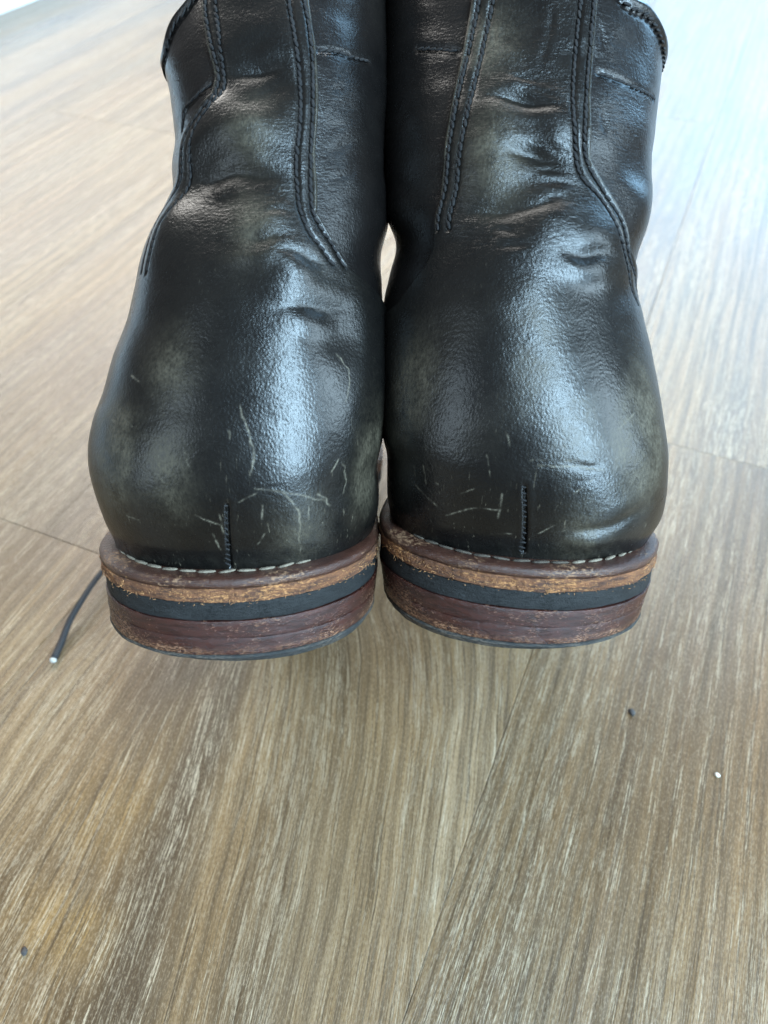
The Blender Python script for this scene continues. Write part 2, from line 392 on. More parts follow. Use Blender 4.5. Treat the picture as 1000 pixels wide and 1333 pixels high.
    n3 = g.bump(ticks, .0003, .45, n2)
    nt.links.new(n3, p.inputs['Normal'])
    return m
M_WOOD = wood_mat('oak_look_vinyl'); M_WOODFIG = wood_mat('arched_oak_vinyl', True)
M_UNDER = simple_mat('underlay', [(.3, (.03, .025, .02)), (.7, (.05, .04, .03))], 200, .9)

# ---------------------------------------------------------------- floor: planks laid at 23 degrees, end joints staggered
PL_A = math.atan2(640, 1511); PD = np.array([math.sin(PL_A), math.cos(PL_A), 0]); PX = np.array([math.cos(PL_A), -math.sin(PL_A), 0])
PW, PLEN = .190, 1.219
def floor_point(along, across, z=0.): return PD*along + PX*across + np.array([0, 0, z])
sub = mesh_from('floor', [(-4, -3, -.006), (6, -3, -.006), (6, 7, -.006), (-4, 7, -.006)], [(0, 1, 2, 3)])
floor = tag(link('floor', sub, M_UNDER, smooth=False), kind='structure')
def plank_mesh():
    bm = bmesh.new(); bmesh.ops.create_cube(bm, size=1)
    for v in bm.verts: v.co = (v.co.x*(PLEN-.0001), v.co.y*(PW-.0001), (v.co.z-.5)*.005)
    top = [e for e in bm.edges if all(v.co.z > -.001 for v in e.verts)]
    bmesh.ops.bevel(bm, geom=top, offset=.00022, segments=1, affect='EDGES')
    me = bpy.data.meshes.new('plank'); bm.to_mesh(me); bm.free(); me.materials.append(M_WOOD); return me
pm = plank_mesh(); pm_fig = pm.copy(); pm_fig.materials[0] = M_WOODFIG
for i, row in enumerate(range(-6, 8)):
    lo = -.016 + row*PW
    joint = {-2: .169, 0: .349, -1: .80}.get(row, .349 + .43*row*1.7)
    for k in range(-2, 4):
        a0 = (joint % PLEN) + k*PLEN
        if a0+PLEN < -1.2 or a0 > 3.6: continue
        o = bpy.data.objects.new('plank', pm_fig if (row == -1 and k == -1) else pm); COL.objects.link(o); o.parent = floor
        o.location = floor_point(a0+PLEN/2, lo+PW/2); o.rotation_euler = (0, 0, math.atan2(PD[1], PD[0]))

# white skirting along the wall, upper left
bm = bmesh.new(); bmesh.ops.create_cube(bm, size=1)
for v in bm.verts: v.co = (v.co.x*5, v.co.y*.018, (v.co.z+.5)*.10)
bmesh.ops.bevel(bm, geom=[e for e in bm.edges if all(v.co.z > .09 for v in e.verts)], offset=.005, segments=3, affect='EDGES')
me = bpy.data.meshes.new('skirting_board'); bm.to_mesh(me); bm.free()
sk = tag(link('skirting_board', me, M_WHITE, smooth=False), 'white skirting board at the far left corner of the wood floor', 'skirting board')
sk.location = floor_point(2.2, -.848); sk.rotation_euler = (0, 0, math.atan2(PD[1], PD[0]))

# ---------------------------------------------------------------- boots
SOLVED = {'L':{'edge_l':[[(-28.2,0.1604),(-26.0,0.1526),(-24.0,0.1448),(-23.5,0.1402),(-26.0,0.1362),(-35.5,0.132),(-45.2,0.1268),(-48.5,0.1208),(-52.5,0.1162),(-65.8,0.1118),(-71.2,0.105),(-67.5,0.0996),(-67.2,0.095)]],'edge_r':[[(18.5,0.1596),(20.5,0.1482),(20.5,0.135),(19.8,0.1186),(21.5,0.108),(28.2,0.104),(38.5,0.0986),(45.5,0.0944),(53.2,0.0906),(66.5,0.0864)]],'rows':[[(-25.5,0.1602),(-23.5,0.1524),(-21.5,0.1448),(-21.2,0.14),(-23.5,0.1358),(-32.0,0.1316),(-41.0,0.1266),(-44.0,0.1206),(-47.0,0.116),(-54.5,0.1112),(-57.5,0.1048),(-57.0,0.0994),(-58.0,0.0944)],[(-20.0,0.1598),(-18.2,0.1502),(-18.5,0.1418),(-19.0,0.1372),(-25.8,0.1326),(-34.0,0.1274),(-37.0,0.1212),(-39.8,0.1148),(-43.8,0.1104),(-48.0,0.1044),(-49.2,0.099),(-51.2,0.0942)],[(9.5,0.1592),(11.5,0.148),(12.2,0.1368),(11.8,0.1258),(11.0,0.1148),(13.0,0.1094),(18.5,0.104),(27.2,0.0996),(34.0,0.096)],[(16.0,0.1594),(17.8,0.1518),(18.0,0.1424),(17.5,0.1332),(17.5,0.1222),(17.2,0.113),(19.5,0.108),(24.8,0.1042),(33.5,0.1),(40.8,0.0954)]],'band':[[(-54.5,0.1302),(-50.0,0.134),(-39.2,0.1364),(-26.8,0.139)],[(22.0,0.1468),(30.0,0.147),(40.0,0.1462),(52.5,0.1464)]],'collar':[[(-65.0,0.1524),(-59.0,0.155),(-50.0,0.1578),(-40.2,0.1612)]],'slit':[[(2.5,0.0432),(0.8,0.0326),(0.2,0.0244)]],'crease':[[(-19.5,0.139),(-9.0,0.1408),(7.0,0.1414)],[(-38.2,0.1158),(-26.0,0.116),(-16.0,0.1172),(-4.0,0.1162),(6.5,0.1146)],[(-9.0,0.103),(4.0,0.1012),(19.8,0.1026)],[(4.8,0.0848),(16.0,0.0866),(30.2,0.0856),(46.5,0.0864)],[(7.0,0.098),(17.5,0.0978),(30.2,0.0952)]],'fine':[[(-2.8,0.107),(6.2,0.1078),(13.2,0.106)],[(23.2,0.1278),(31.8,0.129),(47.0,0.1326)],[(25.8,0.1222),(36.5,0.1244),(48.2,0.1268)],[(23.2,0.115),(33.8,0.1178),(47.0,0.12)],[(25.2,0.1372),(36.5,0.1396)],[(28.0,0.1094),(36.0,0.1124),(46.0,0.1134)]],'bulge':[[(1.2,0.106),(-33.5,0.1248),(14.5,0.0954),(-17.5,0.1298),(-6.0,0.1258),(-43.0,0.1048)]],'dent':[[(-28.8,0.1168),(-2.8,0.1396),(38.2,0.0806)]],'scratch':[[(2.5,0.0648),(6.5,0.0592),(9.5,0.0532),(9.2,0.0494)],[(-11.0,0.055),(-8.0,0.0502)],[(10.8,0.0462),(21.5,0.044),(26.2,0.0392),(25.8,0.0336)],[(16.5,0.0456),(26.8,0.0436),(37.8,0.0404)],[(-7.8,0.04),(-0.5,0.0374)],[(6.0,0.0432),(11.5,0.045)],[(37.5,0.0752),(42.8,0.0712),(42.5,0.0638)],[(40.0,0.0478),(42.2,0.0504)],[(13.5,0.042),(12.8,0.0384)],[(9.8,0.0314),(12.8,0.0344)],[(-57.5,0.062),(-36.5,0.0604)],[(-48.2,0.0602),(-33.8,0.0596)],[(-62.5,0.0602),(-43.0,0.0608)],[(30.2,0.0402),(30.2,0.0366)],[(25.0,0.0332),(25.8,0.0272)],[(-21.0,0.0498),(-16.5,0.0474)],[(-37.2,0.038),(-30.8,0.0374)],[(44.2,0.0496),(49.2,0.0448),(47.5,0.0412)],[(34.8,0.043),(40.2,0.039)],[(-42.2,0.0708),(-36.2,0.0694)],[(1.0,0.0596),(1.5,0.0576)],[(-3.2,0.035),(-1.5,0.03)],[(0.0,0.0402),(0.0,0.035)]],'patch':[[(-46.8,0.0508),(-52.0,0.055),(-51.8,0.0422),(-43.0,0.0472),(-55.0,0.0498),(-38.8,0.0542),(-46.2,0.0582),(67.2,0.0466),(67.5,0.0526),(63.2,0.041),(-22.8,0.0732),(-6.0,0.1258),(-1.5,0.1042),(-16.5,0.049),(26.2,0.033)]]},'R':{'edge_l':[[(-18.8,0.1586),(-21.5,0.146),(-24.2,0.1358),(-28.0,0.121),(-30.5,0.1086),(-37.0,0.1),(-40.8,0.0926),(-47.0,0.083)]],'edge_r':[[(21.5,0.1598),(21.5,0.1454),(21.0,0.1346),(22.8,0.12),(29.5,0.1138),(41.2,0.1068),(53.5,0.0988),(75.5,0.092),(77.0,0.0852)]],'rows':[[(-15.8,0.1586),(-18.8,0.146),(-22.2,0.1342),(-25.5,0.121),(-28.8,0.1086),(-33.0,0.102)],[(-11.0,0.1586),(-14.0,0.1458),(-17.8,0.1316),(-21.2,0.1192),(-23.8,0.1086),(-27.8,0.102)],[(15.2,0.1592),(14.5,0.145),(14.2,0.1342),(16.0,0.1228),(18.2,0.1164),(26.8,0.111),(38.2,0.1034),(53.2,0.0946),(66.8,0.0858)],[(19.8,0.1596),(19.5,0.1452),(19.0,0.1344),(21.0,0.1192),(27.5,0.113),(38.8,0.1062),(51.2,0.098),(65.0,0.0926),(77.0,0.086)]],'band':[[(-42.2,0.1474),(-32.0,0.1466),(-23.0,0.1458)],[(24.2,0.1412),(36.8,0.1398),(62.0,0.1388)]],'collar':[[(33.8,0.161),(47.2,0.16),(59.8,0.1578),(64.0,0.1562)]],'slit':[[(-2.5,0.0448),(-1.8,0.034),(-0.8,0.0258)]],'crease':[[(-15.2,0.134),(-0.8,0.1328),(13.0,0.1308)],[(-7.8,0.1198),(3.5,0.1202),(15.0,0.1182)],[(-23.8,0.1062),(-8.2,0.1062),(4.2,0.1078),(22.0,0.1094)],[(8.0,0.0978),(24.2,0.0978),(42.0,0.0972)],[(5.2,0.0322),(24.0,0.0342),(51.8,0.038)]],'fine':[[(1.5,0.1164),(9.0,0.1172),(16.0,0.1158)],[(3.0,0.1138),(11.8,0.1142),(19.2,0.1126)],[(4.2,0.1102),(15.2,0.1096)],[(-10.2,0.1024),(-0.2,0.101)],[(6.5,0.1588),(5.2,0.1474),(4.2,0.1398)],[(-11.5,0.1546),(-11.0,0.145)],[(4.0,0.123),(14.8,0.1206)],[(23.5,0.1542),(23.8,0.1464)],[(29.2,0.1336),(26.8,0.1258)],[(1.8,0.0494),(17.2,0.0498),(27.0,0.0508)],[(-11.2,0.098),(4.8,0.0994)],[(-3.2,0.1372),(3.2,0.1362),(12.2,0.133)],[(-5.8,0.1394),(8.0,0.1376)]],'bulge':[[(-10.2,0.1262),(-10.0,0.1142),(8.8,0.1268),(26.2,0.1038),(52.8,0.1132),(4.8,0.103)]],'dent':[[(1.2,0.1322),(4.0,0.1196),(49.2,0.1182),(-6.8,0.1068)]],'scratch':[[(-58.8,0.0454),(-41.2,0.0466),(-38.5,0.0444)],[(-46.8,0.0396),(-34.8,0.0356)],[(-30.8,0.0336),(-20.0,0.037),(-10.2,0.0376)],[(9.2,0.033),(17.5,0.0358)],[(1.2,0.0494),(11.8,0.0496),(23.8,0.0486)],[(-0.2,0.0506),(14.8,0.0512)],[(-41.0,0.0464),(-40.8,0.0408)],[(-36.0,0.042),(-33.8,0.0414)],[(-13.5,0.0512),(-13.2,0.0456)],[(1.8,0.032),(6.2,0.0346)],[(-6.2,0.057),(-5.5,0.0536)],[(12.2,0.0432),(19.8,0.0468)],[(32.2,0.0578),(41.8,0.061)],[(-26.0,0.0402),(-19.0,0.0426)],[(-13.0,0.0306),(-5.5,0.0314)],[(-9.8,0.042),(-10.8,0.0354)]],'patch':[[(-46.5,0.0628),(-41.5,0.065),(-10.0,0.1244),(-7.5,0.1152),(4.2,0.068),(16.0,0.058),(40.5,0.0574),(-11.2,0.147),(18.0,0.0324),(6.5,0.0802),(54.2,0.0676),(58.8,0.0562),(51.0,0.0494),(45.8,0.0608),(43.0,0.0452),(36.5,0.0522)]]}}
LIM = {
 'L': dict(el=[(.190,-31),(.175,-29)]+[(h, a) for a, h in SOLVED['L']['edge_l'][0][:10]]+[(.105,-71),(.098,-84),(.090,-103),(.080,-122),(.066,-145),(.052,-157),(.022,-162)],
           er=[(.190,19),(.175,19)]+[(h, a) for a, h in SOLVED['L']['edge_r'][0][:8]]+[(.0906,57.5),(.0864,71),(.080,92),(.069,124),(.055,148),(.022,160)],
           hc=[(-181,.152),(-120,.148),(-90,.1485),(-62,.1518),(-48,.1574),(-39,.1608),(-24,.170),(0,.180),(25,.182),(45,.184),(62,.184),(90,.180),(120,.160),(150,.150),(181,.152)]),
 'R': dict(el=[(.190,-17),(.175,-18)]+[(h, a) for a, h in SOLVED['R']['edge_l'][0][:7]]+[(.083,-55),(.076,-80),(.066,-120),(.052,-150),(.022,-160)],
           er=[(.190,20),(.175,20)]+[(h, a) for a, h in SOLVED['R']['edge_r'][0]]+[(.080,99),(.068,130),(.052,152),(.022,162)],
           hc=[(-181,.152),(-150,.150),(-120,.160),(-90,.180),(-62,.184),(-45,.184),(-24,.183),(0,.180),(20,.170),(33,.1612),(46.5,.1596),(58,.1572),(66,.1552),(90,.151),(120,.148),(181,.152)])}
for k, L in LIM.items():
    for e in ('el', 'er'):
        t = sorted(L[e]); L[e] = (lambda hs, as_: (lambda h: np.interp(h, hs, as_)))([q[0] for q in t], [q[1] for q in t])
    hx, hy = zip(*L['hc']); L['hc'] = smooth_table(hx, hy)

def feature_lines(side, kind):
    b = BOOTS[side]
    out = []
    for line in SOLVED[side].get(kind, []):
        q = np.array(line); out.append(surf(b, q[:, 0], q[:, 1]))
    return out

def relief(side, P):
    """folds, creases, bulges and slack of the leather, as a distance along the normal; and how wrinkled it is"""
    d = np.zeros(len(P)); wr = np.zeros(len(P))
    z = P[:, 2]
    Q = P + np.stack([vnoise(P, 130, s_)*.0011 for s_ in (41, 42, 43)], -1)          # creases wander
    depth_v = np.clip(.75+.6*vnoise(P, 110, 44), .15, 1.4)
    for line in feature_lines(side, 'crease'):
        line = resample(line, 9) if len(line) > 2 else line
        r, t = seg_dist(Q, line); e = np.clip(np.minimum(t, 1-t)*2.4, 0, 1); e = e*e*(3-2*e)*depth_v
        d += e*(-.0008*np.exp(-(r/.0016)**2) + .0006*np.exp(-((r-.0042)/.0028)**2))
        wr += .5*np.exp(-(r/.006)**2)
    for line in feature_lines(side, 'fine'):
        r, t = seg_dist(Q, line); e = np.clip(np.minimum(t, 1-t)*2.2, 0, 1); e = e*e*(3-2*e)*depth_v
        d += e*(-.00030*np.exp(-(r/.0009)**2) + .00015*np.exp(-((r-.0017)/.0012)**2)); wr += .4*np.exp(-(r/.005)**2)
    for line in feature_lines(side, 'bulge'):
        for q in line: d += .0016*np.exp(-(np.linalg.norm(P-q, axis=1)/.0085)**2)
    for line in feature_lines(side, 'dent'):
        for q in line: d += -.0016*np.exp(-(np.linalg.norm(P-q, axis=1)/.0075)**2)
    up = np.clip((z-.075)/.04, 0, 1)
    seed = 3 if side == 'L' else 8
    d += vnoise(P, 42, seed)*(.0004+.0008*up) + vnoise(P*[1, 1, 1.8], 120, seed+1)*(.00006+.00016*up)
    wr += up*np.clip(.25+.5*vnoise(P, 60, seed+2), 0, 1)
    return d, np.clip(wr, 0, 1)

def marks(side, P):
    sc = np.zeros(len(P)); we = np.zeros(len(P))
    rnd = random.Random(2 if side == 'L' else 5)
    for line in feature_lines(side, 'scratch'):
        line = resample(line, 10) if len(line) > 2 else line
        w = rnd.uniform(.00011, .00019)
        r, t = seg_dist(P + vnoise(P, 700, 4)[:, None]*.0003, line)
        sc = np.maximum(sc, np.exp(-(r/w)**2)*np.clip(np.minimum(t+.1, 1.1-t)*4, 0, 1)*rnd.uniform(.6, 1))
    for line in feature_lines(side, 'patch'):
        for q in line:
            r = np.linalg.norm((P-q)*[1.15, 1, .7], axis=1); we += np.exp(-(r/.0062)**2)*rnd.uniform(.55, .95)
    we += .03 + .10*np.clip(vnoise(P, 55, 6), 0, 1)
    return np.clip(sc, 0, 1), np.clip(we, 0, 1)

def stitch_template(length, rad, ns=6):
    V, F = [], []
    prof = [(-.5, .25), (-.36, .8), (0, 1.), (.36, .8), (.5, .25)]
    for x, r in prof:
        for k in range(ns):
            th = 2*math.pi*k/ns; V.append((x*length, r*rad*math.cos(th), r*rad*.6*math.sin(th)))
    F = [tuple(q) for q in grid_faces(len(prof), ns, True)]
    F.append(tuple(range(ns-1, -1, -1))); F.append(tuple(range((len(prof)-1)*ns, len(prof)*ns)))
    return np.array(V), F

def place_stitches(name, rows, length, rad, pitch, mat, parent, twist=.22, jit=.08):
    """rows: list of (points, normals) along a seam; all its stitches are one thread"""
    T, TF = stitch_template(length, rad); V, F = [], []
    for P, N in rows:
        s = np.r_[0, np.cumsum(np.linalg.norm(np.diff(P, axis=0), axis=1))]
        for q in np.arange(pitch/2, s[-1], pitch):
            q += RNG.normal()*pitch*.06
            p = np.array([np.interp(q, s, P[:, k]) for k in range(3)]); n = np.array([np.interp(q, s, N[:, k]) for k in range(3)]); n /= np.linalg.norm(n)
            i = min(np.searchsorted(s, q), len(P)-1); i = max(i, 1); t = P[i]-P[i-1]; t -= n*(t@n); t /= np.linalg.norm(t)+1e-12
            u = np.cross(n, t); tw = twist+RNG.normal()*jit
            x = t*math.cos(tw)+u*math.sin(tw); y = np.cross(n, x)
            sc = 1+RNG.normal()*.07
            base = len(V); V.extend((p + (T[:, :1]*x + T[:, 1:2]*y + T[:, 2:]*n)*sc).tolist()); F.extend([tuple(base+k for k in f) for f in TF])
    me = bpy.data.meshes.new(name); me.from_pydata(V, [], F); me.update()
    return tag(link(name, me, mat, parent), kind='stuff')

def seam_path(side, line, off, n=140):
    q = resample(np.array(line), n); P, N = surf_n(BOOTS[side], q[:, 0], q[:, 1])
    d, _ = relief(side, P)
    return P + N*(d+off)[:, None], N

def outline(b, a, where, inset=0., yb=0., yf=.287):
    xc, w = b[where]
    x, y = ring(a, xc, w-inset, yb+inset, .0385-inset*.3, yf-inset, 2.15, 1. if where != 'bot' else 0.)
    return x, y

def sole_layer(name, b, parent, mat, prof, full, seed, rough=.00012):
    """prof: (inset, z, k) outside-in; k blends from the rim outline (0) to the heel-bottom outline (1)"""
    n = 420
    a = np.linspace(-180, 180, n, endpoint=False)
    a = a + 35*np.sin(np.radians(a))*-.6                        # denser at the back
    V = []; low = []
    for inset, z, k in prof:
        x0, y0 = outline(b, a, 'rim', inset, -.0012, .287 if full else .070); x1, y1 = outline(b, a, 'bot', inset, 0, .287 if full else .070)
        if full: x1, y1 = x0, y0
        x, y = x0+(x1-x0)*k, y0+(y1-y0)*k
        if not full: y = np.minimum(y, .068-inset*.3)
        zz = np.full(n, z) + (spring(y) if full else 0)
        if not full:
            f = np.clip((.0115-z)/.0115, 0, 1)*(.40 if .0005 < z < .0045 else 1.); zz = zz + b['wedge']*f*(x-b['bot'][0]*1.0)*-1
        else:                                                    # the sole thins ahead of the heel, its underside touches down at the ball
            pass
        V.append(np.stack([x, y, zz], -1))
        low.append(np.full(n, 1. if (not full and z < .0042) else 0.))
    V = np.array(V); nr = len(prof)
    if full:                                                     # shank: from the heel down to the tread
        drop = np.clip((V[..., 1]-.066)/.11, 0, 1); V[..., 2] -= .0118*(drop*drop*(3-2*drop))
    P = V.reshape(-1, 3)
    nz = vnoise(P*[1, 1, 2.5], 260, seed)*rough + vnoise(P*[1, 1, 1.5], 900, seed+1)*rough*.7
    c = np.array([0, .05, 0]); rad = P-c; rad[:, 2] = 0; rad /= np.linalg.norm(rad, axis=1, keepdims=True)+1e-9
    P = P + rad*nz[:, None]; P[:, 2] += vnoise(P, 170, seed+2)*(.00028 if full else .00012)*np.clip((.0225-P[:, 2])/.001, 0, 1)
    me = mesh_from(name, P, grid_faces(nr, n, True)); attr(me, 'low', np.array(low))
    bm = bmesh.new(); bm.from_mesh(me); bm.verts.ensure_lookup_table()
    try:
        bm.faces.new([bm.verts[k] for k in range(n)]); bm.faces.new([bm.verts[(nr-1)*n+k] for k in range(n)])
    except ValueError: pass
    bmesh.ops.recalc_face_normals(bm, faces=bm.faces); bm.to_mesh(me); bm.free()
    return link(name, me, mat, parent)

def side_profile(z0, z1, out0=0., out1=0., k0=0., k1=0., bev=.0005, depth=.010, m=5):
    pr = [(depth, z1, k1), (bev*1.0+out1, z1, k1), (bev*.3+out1, z1-bev*.3, k1)]
    for t in np.linspace(0, 1, m): pr.append((out1+(out0-out1)*t, z1-bev+(z0+bev-z1+bev)*t, k1+(k0-k1)*t))
    pr += [(bev*.3+out0, z0+bev*.3, k0), (bev+out0, z0, k0), (depth, z0, k0)]
    return pr

def build_boot(side, label):
    b, L = BOOTS[side], LIM[side]
    root = bpy.data.objects.new('leather_boot', None); COL.objects.link(root); root.empty_display_size = .02
    root.location = b['loc']
    root.rotation_euler = (Matrix.Rotation(R(b['yaw']), 3, 'Z') @ Matrix.Rotation(-TILT, 3, 'X')).to_euler()
    tag(root, label, 'boot', 'pair of worn black boots')
    # --- back panel: heel counter running up into the strip between the double seams
    nr, nc = 580, 760
    v = np.linspace(0, 1, nr); hrow = .0222 + (.186-.0222)*v
    s = np.linspace(0, 1, nc); s = s - .12*np.sin(2*np.pi*s)/(2*np.pi)*-1      # a little denser in the middle
    hh = np.repeat(hrow[:, None], nc, 1); aL, aR = L['el'](hrow)[:, None], L['er'](hrow)[:, None]
    aa = aL+(aR-aL)*s[None, :]
    P, N = surf_n(b, aa.ravel(), hh.ravel())
    d, wr = relief(side, P); sc, we = marks(side, P)
    Pg = P.reshape(nr, nc, 3)
    run = np.r_['1', np.zeros((nr, 1)), np.cumsum(np.linalg.norm(np.diff(Pg, axis=1), axis=2), 1)]
    ed = np.minimum(run, run[:, -1:]-run).ravel()
    off = np.where(ed < 1e-7, -.0006, .0014*np.sqrt(np.clip(1-(1-np.clip(ed/.0009, 0, 1))**2, 0, 1)))
    for line in SOLVED[side]['rows']:
        q = resample(np.array(line), 60); lp = surf(b, q[:, 0], q[:, 1]); r, t = seg_dist(P, lp)
        off = off - .00045*np.exp(-(r/.00075)**2)
    sl = feature_lines(side, 'slit')[0]; sl = resample(sl, 12); r, t = seg_dist(P, sl)
    off = off - .0011*np.exp(-(r/.00038)**2)*np.clip(t*12, 0, 1) + .0001*np.exp(-((r-.0012)/.0008)**2)
    we = np.clip(we + .55*np.exp(-((ed-.0006)/.0006)**2)*np.clip((P[:, 2]-.100)/.01, 0, 1), 0, 1)*(1-np.exp(-(r/.0004)**2))
    flare = np.clip((.030-P[:, 2])/.007, 0, 1); off = off - .0004*flare
    V = P + N*(d+off)[:, None]
    me = mesh_from('back_panel', V, grid_faces(nr, nc)); attr(me, 'wear', we); attr(me, 'scratch', sc); attr(me, 'wrinkle', wr)
    attr(me, 'scuff', np.clip(1.15-P[:, 2]/.062, .12, 1))
    link('back_panel', me, M_BACK, root)
    # --- the two quarters, with a collar that rolls over to the lining
    for sgn in (-1, 1):
        nr, nc = 210, 230
        a = sgn*np.linspace(7, 166, nc); v = np.linspace(0, 1, nr)
        hc = L['hc'](a); hh = .0235+(hc[None, :]-.0235)*v[:, None]; aa = np.repeat(a[None, :], nr, 0)
        P, N = surf_n(b, aa.ravel(), hh.ravel()); d, wr = relief(side, P); sc, we = marks(side, P)
        off = np.zeros(len(P))
        below = (hc[None, :]-hh).ravel()
        off += .0010*np.exp(-(below/.0012)**2) - .0004*np.exp(-((below-.0026)/.0007)**2)
        for line in SOLVED[side]['band']:
            q = np.array(line); lp = surf(b, q[:, 0], q[:, 1]); r, t = seg_dist(P, lp); off -= .00055*np.exp(-(r/.0008)**2)
        V = (P + N*(d+off)[:, None]).reshape(nr, nc, 3)
        last = V[-1]; nl = N.reshape(nr, nc, 3)[-1]
        roll = [last - nl*.0007 + [0, 0, .0009], last - nl*.0020 + [0, 0, .0010], last - nl*.0030 + [0, 0, .0002], last - nl*.0032 - [0, 0, .004]]
        V = np.concatenate([V, np.array(roll)], 0)
        pad = lambda q: np.r_[q, np.tile(q.reshape(nr, nc)[-1], 4)]
        fc = grid_faces(nr+4, nc)
        me = mesh_from('quarter', V.reshape(-1, 3), fc if sgn > 0 else fc[:, ::-1]); attr(me, 'wear', pad(we*.8)); attr(me, 'scratch', pad(sc)); attr(me, 'wrinkle', np.clip(pad(wr)+.15, 0, 1))
        link('quarter', me, M_SIDE, root)
    # --- vamp over the forefoot, tongue, lining
    def sheet(name, a, h0, h1, off, mat, n=90, hfun=None):
        v = np.linspace(0, 1, n); top = hfun(a) if hfun is not None else np.full(len(a), h1)
        hh = h0+(top[None, :]-h0)*v[:, None]; aa = np.repeat(a[None, :], n, 0)
        P, N = surf_n(b, aa.ravel(), hh.ravel()); d, wr = relief(side, P)
        me = mesh_from(name, P+N*(d+off)[:, None], grid_faces(n, len(a)))
        attr(me, 'wrinkle', wr); attr(me, 'wear', np.full(len(P), .12)); attr(me, 'scratch', np.zeros(len(P)))
        return link(name, me, mat, root)
    av = np.linspace(100, 260, 180); av = np.where(av > 180, av-360, av); sheet('vamp', av, .0222, .084, .0008, M_SIDE, 110)
    at = np.linspace(150, 210, 60); at = np.where(at > 180, at-360, at); sheet('tongue', at, .080, .165, -.0022, M_SIDE, 80)
    sheet('lining', np.linspace(-180, 180, 160), .030, .15, -.0034, M_LINING, 60, lambda a: L['hc'](a)-.002)
    # --- seams
    rows = [seam_path(side, l, .0012) for l in SOLVED[side]['rows']]
    place_stitches('seam_stitching', rows, .00225, .00050, .0020, M_THREAD, root)
    band = [seam_path(side, l, .0001) for l in SOLVED[side]['band']]
    place_stitches('collar_band_stitching', band, .0023, .00042, .0021, M_THREAD, root)
    ce = []
    for a0, a1 in ((-160, -8), (8, 160)):
        a = np.linspace(a0, a1, 200); ce.append(seam_path(side, np.stack([a, L['hc'](a)-.0018], -1), .0004, 200))
    place_stitches('collar_edge_stitching', ce, .0026, .00045, .0024, M_THREAD, root, .4)
    q = resample(np.array(SOLVED[side]['slit'][0]), 40); P, N = surf_n(b, q[:, 0], q[:, 1]); d, _ = relief(side, P)
    left = P + N*(d+.0013)[:, None] + np.array([-.0007, 0, 0])
    place_stitches('heel_seam_stitching', [(left, N)], .0018, .00032, .0016, M_THREAD, root, 1.15, .2)
    # --- sole: welt, leather midsole, rubber midsole run the whole length; the heel is two lifts and a cap
    w = sole_layer('welt', b, root, M_WELT, [(.018, .0238, 0), (.0075, .0236, 0), (.0030, .0236, 0), (.0012, .0235, 0), (.0004, .0231, 0), (0, .0225, 0), (.0001, .0216, 0), (.0003, .0209, 0), (.018, .0209, 0)], True, 11)
    sole_layer('leather_midsole', b, root, M_FRAY, side_profile(.0172, .0208, .0003, .0001, bev=.0004, depth=.018), True, 21, .00035)
    sole_layer('rubber_midsole', b, root, M_RUBBER, side_profile(.0120, .0171, .0008, .0006, bev=.0003, depth=.018), True, 31, .0001)
    sole_layer('heel_lift', b, root, M_LIFT, side_profile(.00702, .0119, .0005, .0005, .45, 0, .00012, .018), False, 41, .00013)
    sole_layer('heel_lift', b, root, M_LIFT, side_profile(.0020, .00698, .0005, .0005, .85, .45, .00012, .018), False, 51, .00015)
    sole_layer('heel_cap', b, root, M_CAP, side_profile(-.0004, .0019, .0012, .0004, 1, .85, .0008, .018), False, 61, .00015)
    # --- welt stitches, one by one
    T, TF = stitch_template(.0045, .00062, 8); sm = bpy.data.meshes.new('stitch'); sm.from_pydata(T.tolist(), [], TF); sm.materials.append(M_WELTTHREAD if side == 'L' else M_DIRTYTHREAD)
    sm.polygons.foreach_set('use_smooth', [True]*len(sm.polygons))
    sm2 = sm.copy(); sm2.materials[0] = M_WELTTHREAD
    aa = np.linspace(-128, 128, 900); x, y = outline(b, aa, 'rim', .0046 if side == 'L' else .0042, -.0012)
    s = np.r_[0, np.cumsum(np.hypot(np.diff(x), np.diff(y)))]
    for q in np.arange(.002, s[-1], .0050):
        i = int(np.searchsorted(s, q)); i = min(max(i, 1), len(s)-2); tx, ty = x[i+1]-x[i-1], y[i+1]-y[i-1]
        o = bpy.data.objects.new('stitch', sm if (side == 'L' or x[i] < .012) else sm2); COL.objects.link(o); o.parent = w
        o.location = (x[i], y[i], .0238); o.rotation_euler = (RNG.normal()*.05, RNG.normal()*.05, math.atan2(ty, tx)+.10+RNG.normal()*.04)
        o.scale = (1+RNG.normal()*.05, 1+RNG.normal()*.1, 1)
    # --- loose fibres of the frayed midsole edge
    V, F = [], []
    for _ in range(450):
        a = RNG.uniform(-100, 100); z = RNG.normal(.0186, .0011); x, y = outline(b, a, 'rim', .0002, -.0012)
        x2, y2 = outline(b, a+.8, 'rim', .0002, -.0012); t = np.array([float(x2-x), float(y2-y), 0]); t /= np.linalg.norm(t); n = np.array([t[1], -t[0], 0])
        if n[1] > 0 and abs(a) < 80: n = -n
        p = np.array([float(x), float(y), z]); dirn = t*RNG.normal() + np.array([0, 0, 1])*RNG.normal()*.8 + n*RNG.uniform(0, .5); dirn /= np.linalg.norm(dirn)
        ln = RNG.uniform(.0003, .0009); wd = RNG.uniform(.00006, .00013); c = np.cross(dirn, n); c /= np.linalg.norm(c)+1e-9
        k = len(V); V += [p-c*wd, p+c*wd, p+n*wd*1.5, p+dirn*ln+n*.0002]; F += [(k, k+1, k+3), (k+1, k+2, k+3), (k+2, k, k+3)]
    me = bpy.data.meshes.new('loose_fibres'); me.from_pydata([tuple(q) for q in V], [], F); me.update()
    tag(link('loose_fibres', me, M_FIBRE, root, False), kind='stuff')
